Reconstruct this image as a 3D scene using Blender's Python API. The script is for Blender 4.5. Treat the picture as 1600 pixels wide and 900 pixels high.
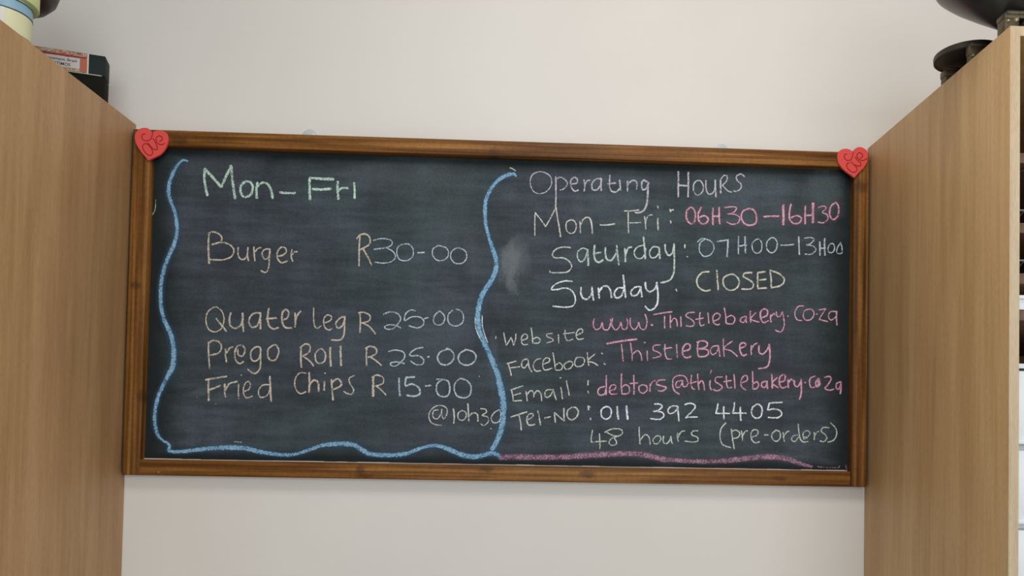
import bpy, bmesh, math, random
from mathutils import Vector, Matrix
random.seed(7)
for o in list(bpy.data.objects): bpy.data.objects.remove(o)
SC = bpy.context.scene
COL = SC.collection
EYE = 1.5            # camera height over the floor
DIST = 1.75          # camera to wall
F_PX = 1250.0

# ------------------------------------------------------------------ camera
YAW, PITCH, ROLL, PX, PY = 0.03762, 0.02646, 0.01858, 884.5, 646.5
fwd = Vector((math.sin(YAW)*math.cos(PITCH), math.cos(YAW)*math.cos(PITCH), math.sin(PITCH)))
r0 = Vector((math.cos(YAW), -math.sin(YAW), 0)); u0 = r0.cross(fwd)
RT = r0*math.cos(ROLL) + u0*math.sin(ROLL)
UP = -r0*math.sin(ROLL) + u0*math.cos(ROLL)
CAM = Vector((0, -DIST, EYE))
cd = bpy.data.cameras.new('camera'); cam = bpy.data.objects.new('camera', cd); COL.objects.link(cam)
m = Matrix((RT, UP, -fwd)).transposed().to_4x4(); m.translation = CAM
cam.matrix_world = m
cd.sensor_width = 36; cd.lens = F_PX/1600*36
cd.shift_x = (800-PX)/1600; cd.shift_y = (PY-450)/1600
cd.clip_start = 0.01
SC.camera = cam

def W(px, py, y):
    """point of the photograph on the vertical plane at depth y (0 = wall)"""
    d = fwd*F_PX + RT*(px-PX) - UP*(py-PY)
    return CAM + d*((y-CAM.y)/d.y)

# ------------------------------------------------------------------ world and lamps
wd = bpy.data.worlds.new('world'); SC.world = wd; wd.use_nodes = True
wb = wd.node_tree.nodes['Background']; wb.inputs[0].default_value = (0.86, 0.94, 1.0, 1); wb.inputs[1].default_value = 0.20
SC.view_settings.view_transform = 'Standard'; SC.view_settings.look = 'None'
SC.view_settings.gamma = 1.0; SC.view_settings.use_curve_mapping = False
SC.view_settings.exposure = -0.29

def area(name, loc, target, sx, sy, power, color):
    l = bpy.data.lights.new(name, 'AREA'); l.shape = 'RECTANGLE'; l.size = sx; l.size_y = sy
    l.energy = power; l.color = color
    o = bpy.data.objects.new(name, l); COL.objects.link(o); o.location = loc
    o.rotation_euler = (Vector(target)-Vector(loc)).to_track_quat('-Z', 'Y').to_euler()
    return o
area('ceiling_panel_light', (0.25, -1.1, 2.96), (0.25, -0.75, 1.5), 0.9, 0.6, 19.5, (1.0, 0.93, 0.86))
area('window_daylight', (0.7, -3.9, 1.8), (0.2, -1.0, 0.9), 2.6, 1.8, 82, (0.90, 0.96, 1.0))

# ------------------------------------------------------------------ material helpers
def mat(name, color, rough=0.6, metal=0.0, spec=0.5):
    m = bpy.data.materials.new(name); m.use_nodes = True
    b = m.node_tree.nodes['Principled BSDF']
    b.inputs['Base Color'].default_value = (*color, 1); b.inputs['Roughness'].default_value = rough
    b.inputs['Metallic'].default_value = metal; b.inputs['Specular IOR Level'].default_value = spec
    return m
def N(m, t, **kw):
    n = m.node_tree.nodes.new(t)
    for k, v in kw.items(): setattr(n, k, v)
    return n
def L(m, a, b): m.node_tree.links.new(a, b)
def coords(m, scale=(1, 1, 1), loc=(0, 0, 0), rot=(0, 0, 0)):
    tc = N(m, 'ShaderNodeTexCoord'); mp = N(m, 'ShaderNodeMapping')
    geo = N(m, 'ShaderNodeNewGeometry')
    mp.inputs['Scale'].default_value = scale; mp.inputs['Location'].default_value = loc; mp.inputs['Rotation'].default_value = rot
    L(m, tc.outputs['Object'], mp.inputs['Vector']); return mp.outputs['Vector']
def noise(m, vec, scale, detail=4, rough=0.55, dist=0.0):
    n = N(m, 'ShaderNodeTexNoise'); n.inputs['Scale'].default_value = scale
    n.inputs['Detail'].default_value = detail; n.inputs['Roughness'].default_value = rough; n.inputs['Distortion'].default_value = dist
    L(m, vec, n.inputs['Vector']); return n.outputs['Fac']
def ramp(m, fac, stops):
    r = N(m, 'ShaderNodeValToRGB'); L(m, fac, r.inputs['Fac'])
    e = r.color_ramp.elements
    while len(e) < len(stops): e.new(0.5)
    for i, (p, c) in enumerate(stops):
        e[i].position = p; e[i].color = (*c, 1) if len(c) == 3 else c
    return r.outputs['Color']
def mix(m, fac, a, b, mode='MIX'):
    x = N(m, 'ShaderNodeMix', data_type='RGBA', blend_type=mode)
    for s, v in ((x.inputs[0], fac), (x.inputs[6], a), (x.inputs[7], b)):
        if isinstance(v, (int, float)): s.default_value = v
        elif isinstance(v, tuple): s.default_value = (*v, 1)
        else: L(m, v, s)
    return x.outputs[2]
def mth(m, op, a, b=0.0, c=0.0, clamp=False):
    x = N(m, 'ShaderNodeMath', operation=op, use_clamp=clamp)
    for i, v in enumerate((a, b, c)):
        if isinstance(v, (int, float)): x.inputs[i].default_value = v
        else: L(m, v, x.inputs[i])
    return x.outputs[0]
def bsdf(m): return m.node_tree.nodes['Principled BSDF']
def bump(m, h, strength, dist=0.001):
    b = N(m, 'ShaderNodeBump'); b.inputs['Strength'].default_value = strength; b.inputs['Distance'].default_value = dist
    L(m, h, b.inputs['Height']); L(m, b.outputs['Normal'], bsdf(m).inputs['Normal'])

def plaster():
    m = mat('wall_paint', (0.74, 0.70, 0.65), 0.85, spec=0.2)
    v = coords(m)
    n1 = noise(m, v, 1.6, 3); n2 = noise(m, v, 160, 3)
    L(m, ramp(m, n1, [(0.35, (0.715, 0.682, 0.636)), (0.65, (0.745, 0.712, 0.666))]), bsdf(m).inputs['Base Color'])
    bump(m, n2, 0.12, 0.0006); return m
def laminate(name, a, b, c, seed=0.0):
    """beech-look laminate, grain running up"""
    m = mat(name, a, 0.48, spec=0.35)
    n1 = noise(m, coords(m, (11, 11, 0.8), (seed, 2*seed, 0)), 1.6, 5, 0.6, 0.6)
    n2 = noise(m, coords(m, (110, 110, 4.5), (seed, 0, 1)), 1.0, 4, 0.65)
    n3 = noise(m, coords(m, (420, 420, 90), (seed, 0, 1)), 1.0, 2, 0.5)
    base = ramp(m, n1, [(0.30, c), (0.5, a), (0.68, b)])
    fine = ramp(m, n2, [(0.34, (0.90, 0.885, 0.86)), (0.56, (1, 1, 1)), (0.8, (1.03, 1.03, 1.03))])
    fl = ramp(m, n3, [(0.3, (0.90, 0.89, 0.87)), (0.6, (1, 1, 1))])
    L(m, mix(m, 1.0, mix(m, 1.0, base, fine, 'MULTIPLY'), fl, 'MULTIPLY'), bsdf(m).inputs['Base Color'])
    bump(m, n2, 0.08, 0.0004); return m
def stained(name, along, seed, knots=()):
    """brown stained pine, grain along one axis ('x' or 'z')"""
    m = mat(name, (0.15, 0.06, 0.02), 0.5, spec=0.2)
    s = (1.0, 62, 62) if along == 'x' else (62, 62, 1.0)
    s2 = (2.2, 16, 16) if along == 'x' else (16, 16, 2.2)
    n1 = noise(m, coords(m, s, (seed, seed, seed)), 1.6, 4, 0.6, 0.12)
    n2 = noise(m, coords(m, s2, (seed, 0, 2*seed)), 1.5, 3, 0.5, 0.5)
    n3 = noise(m, coords(m, (1, 1, 1), (seed, 0, 0)), 130, 3, 0.6)
    a = ramp(m, n1, [(0.34, (0.095, 0.037, 0.007)), (0.5, (0.205, 0.088, 0.019)), (0.66, (0.38, 0.190, 0.054))])
    b = ramp(m, n2, [(0.32, (0.66, 0.60, 0.55)), (0.6, (1.08, 1.03, 1.0))])
    col = mix(m, 1.0, a, b, 'MULTIPLY')
    col = mix(m, 1.0, col, ramp(m, n3, [(0.3, (0.82, 0.8, 0.8)), (0.6, (1, 1, 1))]), 'MULTIPLY')
    for (kx, kz, rx, rz) in knots:
        k = blob(m, kx, kz, rx, rz, 0.6)
        col = mix(m, k, col, (0.055, 0.022, 0.008))
    L(m, col, bsdf(m).inputs['Base Color']); bump(m, n1, 0.15, 0.0006); return m
def blob(m, cx, cz, rx, rz, strength=1.0, rot=0.0):
    """soft elliptical mark round (cx, cz) in the object's own x-z plane, 0..strength"""
    tc = N(m, 'ShaderNodeTexCoord')
    sub = N(m, 'ShaderNodeVectorMath', operation='SUBTRACT'); L(m, tc.outputs['Object'], sub.inputs[0]); sub.inputs[1].default_value = (cx, 0, cz)
    mp = N(m, 'ShaderNodeMapping', vector_type='POINT'); mp.inputs['Rotation'].default_value = (0, rot, 0)
    L(m, sub.outputs[0], mp.inputs['Vector'])
    sc = N(m, 'ShaderNodeVectorMath', operation='MULTIPLY'); L(m, mp.outputs[0], sc.inputs[0]); sc.inputs[1].default_value = (1/rx, 0, 1/rz)
    nz = N(m, 'ShaderNodeTexNoise'); nz.inputs['Scale'].default_value = 2.0; nz.inputs['Detail'].default_value = 4; L(m, sc.outputs[0], nz.inputs['Vector'])
    g = N(m, 'ShaderNodeVectorMath', operation='LENGTH'); L(m, sc.outputs[0], g.inputs[0])
    d = mth(m, 'ADD', g.outputs['Value'], mth(m, 'MULTIPLY', mth(m, 'SUBTRACT', nz.outputs['Fac'], 0.5), 0.9))
    f = N(m, 'ShaderNodeMapRange', interpolation_type='SMOOTHERSTEP'); L(m, d, f.inputs[0])
    f.inputs[1].default_value = 1.0; f.inputs[2].default_value = 0.25; f.inputs[3].default_value = 0; f.inputs[4].default_value = strength
    return f.outputs[0]

# ------------------------------------------------------------------ mesh helpers
def link(name, me, m, parent=None):
    o = bpy.data.objects.new(name, me); COL.objects.link(o)
    if m is not None and not me.materials:
        for mm in (m if isinstance(m, (list, tuple)) else [m]): me.materials.append(mm)
    if parent is not None:
        pw = Vector((0, 0, 0)); q = parent
        while q is not None: pw += q.location; q = q.parent
        me.transform(Matrix.Translation(-pw)); o.parent = parent
    return o
def finish(name, bm, m, parent=None, smooth=False, origin=None):
    bmesh.ops.recalc_face_normals(bm, faces=bm.faces)
    me = bpy.data.meshes.new(name); bm.to_mesh(me); bm.free()
    if smooth:
        for p in me.polygons: p.use_smooth = True
        try: me.set_sharp_from_angle(angle=math.radians(38))
        except Exception: pass
    return link(name, me, m, parent)
def box_bm(x0, x1, y0, y1, z0, z1, bev=0.0, seg=2, bm=None):
    b = bmesh.new()
    bmesh.ops.create_cube(b, size=1)
    for v in b.verts: v.co = Vector(((x0+x1)/2+v.co.x*(x1-x0), (y0+y1)/2+v.co.y*(y1-y0), (z0+z1)/2+v.co.z*(z1-z0)))
    if bev: bmesh.ops.bevel(b, geom=b.edges[:], offset=bev, segments=seg, affect='EDGES', profile=0.5)
    if bm is None: return b
    me = bpy.data.meshes.new('t'); b.to_mesh(me); b.free(); bm.from_mesh(me); bpy.data.meshes.remove(me); return bm
def box(name, dims, m, parent=None, bev=0.001, seg=2):
    return finish(name, box_bm(*dims, bev=bev, seg=seg), m, parent, smooth=bev > 0)
def lathe_bm(profile, c, n=48, bm=None, cap0=False, cap1=False):
    bm = bm or bmesh.new(); rings = []
    for r, z in profile:
        if r < 1e-6: rings.append([bm.verts.new((c[0], c[1], c[2]+z))])
        else: rings.append([bm.verts.new((c[0]+r*math.cos(2*math.pi*i/n), c[1]+r*math.sin(2*math.pi*i/n), c[2]+z)) for i in range(n)])
    for a, b in zip(rings, rings[1:]):
        for i in range(n):
            j = (i+1) % n
            if len(a) == 1 and len(b) == 1: continue
            if len(a) == 1: bm.faces.new((a[0], b[i], b[j]))
            elif len(b) == 1: bm.faces.new((a[i], a[j], b[0]))
            else: bm.faces.new((a[i], a[j], b[j], b[i]))
    return bm
def tube_bm(pts, r, n=8, bm=None):
    bm = bm or bmesh.new(); pts = [Vector(p) for p in pts]; rings = []
    for i, p in enumerate(pts):
        t = (pts[min(i+1, len(pts)-1)]-pts[max(i-1, 0)]).normalized()
        a = t.orthogonal().normalized()
        if rings:
            a = (pa - t*pa.dot(t)).normalized()
        pa = a; b = t.cross(a)
        rings.append([bm.verts.new(p+(a*math.cos(2*math.pi*k/n)+b*math.sin(2*math.pi*k/n))*r) for k in range(n)])
    for a, b in zip(rings, rings[1:]):
        for k in range(n): bm.faces.new((a[k], a[(k+1) % n], b[(k+1) % n], b[k]))
    bm.faces.new(rings[0][::-1]); bm.faces.new(rings[-1]); return bm
def empty(name, loc, label, cat, group=None):
    o = bpy.data.objects.new(name, None); COL.objects.link(o); o.location = loc; o.empty_display_size = 0.05
    tag(o, label, cat, group); return o
def tag(o, label=None, cat=None, group=None):
    if label: o['label'] = label
    if cat: o['category'] = cat
    if group: o['group'] = group
    return o
def struct(o): o['kind'] = 'structure'; return o
def smooth_path(pts, closed=False, sub=5):
    """Catmull-Rom through the points"""
    if len(pts) < 3: return [tuple(p) for p in pts]
    out = []; n = len(pts)
    for i in range(n if closed else n-1):
        if closed: p0, p1, p2, p3 = (pts[(i+k-1) % n] for k in range(4))
        else: p0, p1, p2, p3 = pts[max(i-1, 0)], pts[i], pts[i+1], pts[min(i+2, n-1)]
        for s in range(sub):
            t = s/sub
            out.append(tuple(0.5*((2*b)+(-a+c)*t+(2*a-5*b+4*c-d)*t*t+(-a+3*b-3*c+d)*t**3) for a, b, c, d in zip(p0, p1, p2, p3)))
    if not closed: out.append(tuple(pts[-1]))
    return out

# ------------------------------------------------------------------ key measures
XL, XR = -0.8762, 0.7302          # inner faces of the two cabinets
CAB_D = 0.5412                    # cabinet depth
CAB_Z = EYE + 0.6533              # cabinet top
FX0, FX1, FZ0, FZ1 = -0.8712, 0.7247, EYE-0.1018, EYE+0.6360   # outer frame of the board
FY = -0.025                       # frame front
BY = -0.004                       # slate front
PT = 0.0160                       # cabinet panel thickness

# ------------------------------------------------------------------ room shell
wall_m = plaster()
struct(box('wall_back', (-2.6, 2.6, 0, 0.12, 0, 3.0), wall_m, bev=0))
ceil_m = mat('ceiling_paint', (0.80, 0.79, 0.77), 0.9)
floor_m = mat('floor_tile', (0.42, 0.38, 0.33), 0.4)
_v = coords(floor_m, (1, 1, 1)); _n = noise(floor_m, _v, 6, 5)
L(floor_m, ramp(floor_m, _n, [(0.3, (0.60, 0.57, 0.52)), (0.7, (0.70, 0.67, 0.62))]), bsdf(floor_m).inputs['Base Color'])
struct(box('floor', (-2.6, 2.6, -4.6, 0.12, -0.1, 0.0), floor_m, bev=0))
struct(box('ceiling', (-2.6, 2.6, -4.6, 0.12, 3.0, 3.1), ceil_m, bev=0))
struct(box('baseboard_back', (XL, XR, -0.012, 0, 0, 0.08), ceil_m, bev=0.002))

# ------------------------------------------------------------------ cabinets
lam_l = laminate('beech_laminate_left', (0.47, 0.282, 0.132), (0.53, 0.330, 0.165), (0.40, 0.228, 0.103), 1.3)
lam_r = laminate('beech_laminate_right', (0.57, 0.355, 0.162), (0.63, 0.412, 0.202), (0.485, 0.292, 0.126), 5.1)
pale = laminate('pale_edge_banding', (0.62, 0.48, 0.32), (0.66, 0.53, 0.37), (0.56, 0.42, 0.27), 3.3)
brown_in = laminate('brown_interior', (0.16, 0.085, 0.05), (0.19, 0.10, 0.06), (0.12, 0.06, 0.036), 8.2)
def cabinet(x0, x1, lam, name, label, shelves, inner_left):
    t = empty(name, ((x0+x1)/2, -CAB_D/2, 0), label, 'cabinet')
    yb, yf = -0.002, -CAB_D
    box('side_panel', (x0, x0+PT, yf+0.0012, yb, 0, CAB_Z), lam, t, 0.0005)
    box('side_panel', (x1-PT, x1, yf+0.0012, yb, 0, CAB_Z), lam, t, 0.0005)
    for a in (x0, x1-PT):
        tag(box('edge_band', (a, a+PT, yf, yf+0.0012, 0, CAB_Z), pale, t, 0.0004, 1), 'pale beech edge strip')
    box('top_panel', (x0+PT, x1-PT, yf+0.0012, yb, CAB_Z-0.0155, CAB_Z), lam, t, 0.0005)
    tag(box('edge_band', (x0+PT, x1-PT, yf, yf+0.0012, CAB_Z-0.0155, CAB_Z), pale, t, 0.0004, 1), 'pale beech edge strip')
    box('back_panel', (x0+PT, x1-PT, -0.010, yb, 0.08, CAB_Z-0.0155), brown_in, t, 0)
    box('plinth', (x0+PT, x1-PT, yf+0.05, yf+0.066, 0, 0.08), lam, t, 0)
    for z in shelves:
        s = box('shelf', (x0+PT, x1-PT, yf+0.02, -0.010, z, z+0.016), brown_in, t, 0.0005)
    return t
# shelf heights from the slice of the right cabinet seen past its edge
def zat(py, y): return W(1596, py, y).z
S1 = zat(262, -0.50)
right_cab = cabinet(XR, XR+0.62, lam_r, 'storage_cabinet', 'tall beech-look cabinet right of the chalkboard, open shelves with pale edges',
                    [S1, zat(354, -0.5)-0.016, zat(432, -0.5)-0.016, zat(485, -0.52)-0.016, 0.60], True)
left_cab = cabinet(XL-0.62, XL, lam_l, 'storage_cabinet', 'tall beech-look cabinet left of the chalkboard, its side panel filling the left edge',
                   [1.75, 1.35, 0.95, 0.5], False)

# ------------------------------------------------------------------ chalkboard
bc = empty('chalkboard', ((FX0+FX1)/2, 0, FZ0), 'wide black chalkboard in a brown stained wood frame, covered in coloured chalk prices and hours', 'chalkboard')
RW = 0.0350
def slate():
    m = mat('slate_black', (0.03, 0.035, 0.04), 0.78, spec=0.25)
    cx, cz = bc.location.x, bc.location.z
    w, h = FX1-FX0-2*RW, FZ1-FZ0-2*RW
    v1 = coords(m, (1, 1, 1)); n1 = noise(m, v1, 4.5, 4, 0.6, 0.5)
    n2 = noise(m, coords(m, (1.3, 1, 9), (3, 0, 0), (0, 0.15, 0)), 5, 5, 0.6)       # wiping streaks
    n3 = noise(m, coords(m, (5, 1, 1.3), (9, 0, 0)), 4, 4, 0.6)
    n4 = noise(m, v1, 420, 2, 0.7)
    f = mth(m, 'ADD', mth(m, 'MULTIPLY', n1, 0.38), mth(m, 'ADD', mth(m, 'MULTIPLY', n2, 0.42), mth(m, 'MULTIPLY', n3, 0.20)))
    base = ramp(m, f, [(0.38, (0.029, 0.036, 0.041)), (0.5, (0.046, 0.058, 0.067)), (0.62, (0.072, 0.092, 0.107))])
    tint = ramp(m, noise(m, coords(m, (1, 1, 1), (5, 5, 5)), 3.0, 2), [(0.4, (0.92, 1.02, 0.98)), (0.6, (1.03, 0.99, 1.08))])
    base = mix(m, 1.0, base, tint, 'MULTIPLY')
    # wiped chalk dust does not reach the rim: clean black border, wider at the ends
    tc = N(m, 'ShaderNodeTexCoord'); sp = N(m, 'ShaderNodeSeparateXYZ'); L(m, tc.outputs['Object'], sp.inputs[0])
    ex = mth(m, 'SUBTRACT', w/2, mth(m, 'ABSOLUTE', sp.outputs['X']))
    ez = mth(m, 'SUBTRACT', h/2, mth(m, 'ABSOLUTE', mth(m, 'SUBTRACT', sp.outputs['Z'], (FZ1-FZ0)/2)))
    ex = mth(m, 'DIVIDE', ex, 0.085); ez = mth(m, 'DIVIDE', ez, 0.035)
    e = mth(m, 'MINIMUM', ex, ez)
    e = mth(m, 'ADD', e, mth(m, 'MULTIPLY', mth(m, 'SUBTRACT', n1, 0.5), 0.9))
    mr = N(m, 'ShaderNodeMapRange', interpolation_type='SMOOTHSTEP'); L(m, e, mr.inputs[0]); mr.inputs[1].default_value = 0.1; mr.inputs[2].default_value = 1.0
    col = mix(m, mr.outputs[0], (0.012, 0.017, 0.018), base)
    def B(px, py, rx, rz, s, c, rot=0):
        nonlocal col
        p = W(px, py, BY); col = mix(m, blob(m, p.x-cx, p.z-cz, rx/715, rz/715, s, rot), col, c)
    dust = (0.16, 0.18, 0.20)
    B(797, 412, 24, 48, 0.75, dust, -0.08); B(812, 400, 26, 42, 0.35, dust, 0.1); B(800, 448, 12, 22, 0.45, dust, 0.5)
    B(690, 330, 120, 110, 0.28, (0.075, 0.10, 0.105)); B(640, 275, 150, 40, 0.25, (0.09, 0.11, 0.115))
    B(1290, 300, 45, 60, 0.45, (0.10, 0.14, 0.15)); B(1180, 285, 120, 40, 0.25, (0.08, 0.11, 0.12))
    B(640, 560, 150, 120, 0.30, (0.075, 0.10, 0.125)); B(420, 530, 200, 40, 0.22, (0.07, 0.10, 0.12))
    B(690, 672, 80, 16, 0.25, (0.11, 0.13, 0.14)); B(770, 560, 12, 60, 0.25, (0.13, 0.15, 0.16))
    B(314, 612, 22, 10, 0.35, (0.13, 0.15, 0.17), 0.3); B(360, 255, 90, 30, 0.25, (0.085, 0.09, 0.11))
    B(735, 400, 14, 60, 0.3, (0.09, 0.10, 0.11), 0.1); B(600, 680, 300, 40, 0.2, (0.06, 0.08, 0.09))
    gr = ramp(m, n4, [(0.3, (0.72, 0.74, 0.76)), (0.55, (1, 1, 1)), (0.75, (1.35, 1.33, 1.3))])
    col = mix(m, 1.0, col, gr, 'MULTIPLY')
    L(m, col, bsdf(m).inputs['Base Color']); bump(m, n4, 0.1, 0.0003); return m
finish('slate', box_bm(FX0+0.012, FX1-0.012, -0.0005, BY, FZ0+0.012, FZ1-0.012)
       if False else box_bm(FX0+RW-0.004, FX1-RW+0.004, BY, -0.0005, FZ0+RW-0.004, FZ1-RW+0.004), slate(), bc)
def kn(px, py, rx, rz):
    p = W(px, py, FY); return (p.x-bc.location.x, p.z-bc.location.z, rx/715, rz/715)
st_t = stained('stained_pine_top', 'x', 2.2, [kn(772, 240, 14, 12), kn(280, 220, 22, 9)])
st_b = stained('stained_pine_bottom', 'x', 6.4, [kn(563, 735, 10, 12), kn(570, 744, 20, 5), kn(760, 733, 18, 8), kn(918, 742, 20, 9), kn(1218, 748, 16, 6)])
st_l = stained('stained_pine_left', 'z', 9.7, [kn(212, 446, 14, 9), kn(221, 620, 10, 12)])
st_r = stained('stained_pine_right', 'z', 12.9, [kn(1345, 292, 18, 14)])
box('frame_rail', (FX0+RW, FX1-RW, FY+0.0005, 0, FZ1-0.0335, FZ1), st_t, bc, 0.0022, 3)
box('frame_rail', (FX0+RW, FX1-RW, FY+0.0005, 0, FZ0, FZ0+0.0335), st_b, bc, 0.0022, 3)
box('frame_stile', (FX0, FX0+RW+0.002, FY, 0, FZ0, FZ1), st_l, bc, 0.0022, 3)
box('frame_stile', (FX1-RW+0.001, FX1, FY, 0, FZ0, FZ1), st_r, bc, 0.0022, 3)
nail_m = mat('nail_steel', (0.7, 0.66, 0.58), 0.3, 0.6)
p = W(247.5, 737.5, FY)
finish('nail_head', lathe_bm([(0, 0.0), (0.0012, 0.0), (0.0012, 0.0004), (0, 0.0005)], (0, 0, 0), 10), nail_m, None)
nh = bpy.data.objects['nail_head']; nh.data.transform(Matrix.Translation((p.x, FY+0.0003, p.z)) @ Matrix.Rotation(math.radians(90), 4, 'X'))
nh.data.transform(Matrix.Translation(-bc.location)); nh.parent = bc

# chalk -------------------------------------------------------------
def chalk_mat(name, color, cover=0.62, soft=False):
    m = bpy.data.materials.new(name); m.use_nodes = True
    nt = m.node_tree; b = bsdf(m)
    b.inputs['Base Color'].default_value = (*color, 1); b.inputs['Roughness'].default_value = 0.95; b.inputs['Specular IOR Level'].default_value = 0.1
    uv = N(m, 'ShaderNodeUVMap'); sp = N(m, 'ShaderNodeSeparateXYZ'); L(m, uv.outputs[0], sp.inputs[0])
    a = mth(m, 'ABSOLUTE', mth(m, 'SUBTRACT', mth(m, 'MULTIPLY', sp.outputs['X'], 2.0), 1.0))
    ends = sp.outputs['Y']                      # 1 in the body of the stroke, 0 at its ends
    big = noise(m, coords(m, (1, 1, 1), (4, 0, 0)), 60, 3, 0.6)
    g = mth(m, 'ADD', mth(m, 'MULTIPLY', noise(m, coords(m, (1, 1, 1)), 520, 3, 0.75), 1.5), -0.25)
    if soft:
        cov = mth(m, 'MULTIPLY', mth(m, 'POWER', mth(m, 'SUBTRACT', 1.0, a, clamp=True), 1.4), ends)
        al = mth(m, 'MULTIPLY', cov, mth(m, 'MULTIPLY', mth(m, 'ADD', g, 0.5), cover), clamp=True)
    else:
        edge = mth(m, 'MULTIPLY', mth(m, 'POWER', a, 4.0), 0.30)
        cov = mth(m, 'SUBTRACT', cover, edge)
        cov = mth(m, 'ADD', cov, mth(m, 'MULTIPLY', mth(m, 'SUBTRACT', big, 0.5), 0.45))
        cov = mth(m, 'SUBTRACT', cov, mth(m, 'MULTIPLY', mth(m, 'SUBTRACT', 1.0, ends), 0.12))
        # alpha rises where the grain is below the coverage
        d = mth(m, 'SUBTRACT', cov, g)
        al = mth(m, 'ADD', mth(m, 'MULTIPLY', d, 3.6), 0.36, clamp=True)
        al = mth(m, 'MULTIPLY', al, 0.96)
    L(m, al, b.inputs['Alpha']); return m
def S(t):
    """'x,y x,y; x,y ...' -> list of strokes"""
    return [[tuple(float(c) for c in q.split(',')) for q in s.split()] for s in t.split(';') if s.strip()]
CROP = {'A': (230, 230, 4.5), 'B': (530, 230, 4.5), 'C': (230, 460, 5), 'D': (530, 460, 5), 'E': (220, 600, 5.3333), 'F': (520, 600, 5.3333),
        'G': (740, 340, 5.625), 'H': (770, 570, 5.293), 'I': (1050, 570, 5.293), 'J': (810, 250, 5), 'K': (1060, 250, 5),
        'L': (770, 420, 5), 'M': (1050, 420, 5), 'P': (0, 0, 1)}
LAYER = [0]
def ribbon(bm, uvl, pts, widths, y, wob=0.10):
    """flat chalk stroke in photograph pixels laid on the slate"""
    if len(pts) == 1:
        x, yy = pts[0]; w = widths[0]*0.32; pts = [(x-w, yy-0.2), (x, yy), (x+w, yy+0.2)]
    path = smooth_path(pts, sub=6) if len(pts) > 2 else [(pts[0][0]+(pts[1][0]-pts[0][0])*k/6, pts[0][1]+(pts[1][1]-pts[0][1])*k/6) for k in range(7)]
    n = len(path); prev = None; LAYER[0] += 1; yy = y - (LAYER[0] % 60)*0.000006
    d0 = Vector(path[0])-Vector(path[1]); d1 = Vector(path[-1])-Vector(path[-2])
    if d0.length: path = [tuple(Vector(path[0])+d0.normalized()*widths[0]*0.25)]+path
    if d1.length: path = path+[tuple(Vector(path[-1])+d1.normalized()*widths[-1]*0.25)]
    n = len(path)
    for i, p in enumerate(path):
        a = Vector(path[max(i-1, 0)]); b = Vector(path[min(i+1, n-1)]); t = (b-a)
        t = t.normalized() if t.length else Vector((1, 0)); nn = Vector((-t.y, t.x))
        f = i/(n-1)*(len(widths)-1); k = min(int(f), len(widths)-2) if len(widths) > 1 else 0
        w = widths[k]+(widths[k+1]-widths[k])*(f-k) if len(widths) > 1 else widths[0]
        w *= 1+random.uniform(-wob, wob)
        e = 1.0
        if i in (0, n-1): w *= 0.55; e = 0.0
        q0 = Vector(p)+nn*w/2; q1 = Vector(p)-nn*w/2
        cur = (bm.verts.new(W(q0.x, q0.y, yy)), bm.verts.new(W(q1.x, q1.y, yy)), e)
        if prev:
            try:
                fc = bm.faces.new((prev[0], prev[1], cur[1], cur[0]))
                for lp, (u, v) in zip(fc.loops, ((0, prev[2]), (1, prev[2]), (1, e), (0, e))): lp[uvl].uv = (u, v)
            except ValueError: pass
        prev = cur
CHALK = {
 'green': ('mint green', (0.57, 0.77, 0.67)), 'tan': ('tan', (0.66, 0.57, 0.48)), 'ice': ('pale blue', (0.54, 0.65, 0.73)),
 'blue': ('sky blue', (0.29, 0.50, 0.70)), 'white': ('white', (0.88, 0.92, 0.95)), 'lilac': ('lilac white', (0.60, 0.57, 0.64)),
 'cream': ('cream', (0.70, 0.68, 0.62)), 'pink': ('pink', (0.70, 0.44, 0.54)), 'rose': ('dusty pink', (0.50, 0.29, 0.39)),
 'mint': ('greenish white', (0.60, 0.72, 0.67)), 'yellow': ('pale yellow', (0.72, 0.70, 0.57)), 'lime': ('pale green', (0.62, 0.69, 0.60))}
CM = {k: chalk_mat('chalk_'+k, v[1], {'blue': 0.62, 'rose': 0.54}.get(k, 0.64)) for k, v in CHALK.items()}
SM = {k: chalk_mat('chalk_dust_'+k, c, s, True) for k, c, s in (('pink', (0.30, 0.09, 0.16), 0.42), ('blue', (0.05, 0.16, 0.30), 0.62), ('rose', (0.24, 0.12, 0.2), 0.40), ('tan', (0.22, 0.17, 0.10), 0.26))}
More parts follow.
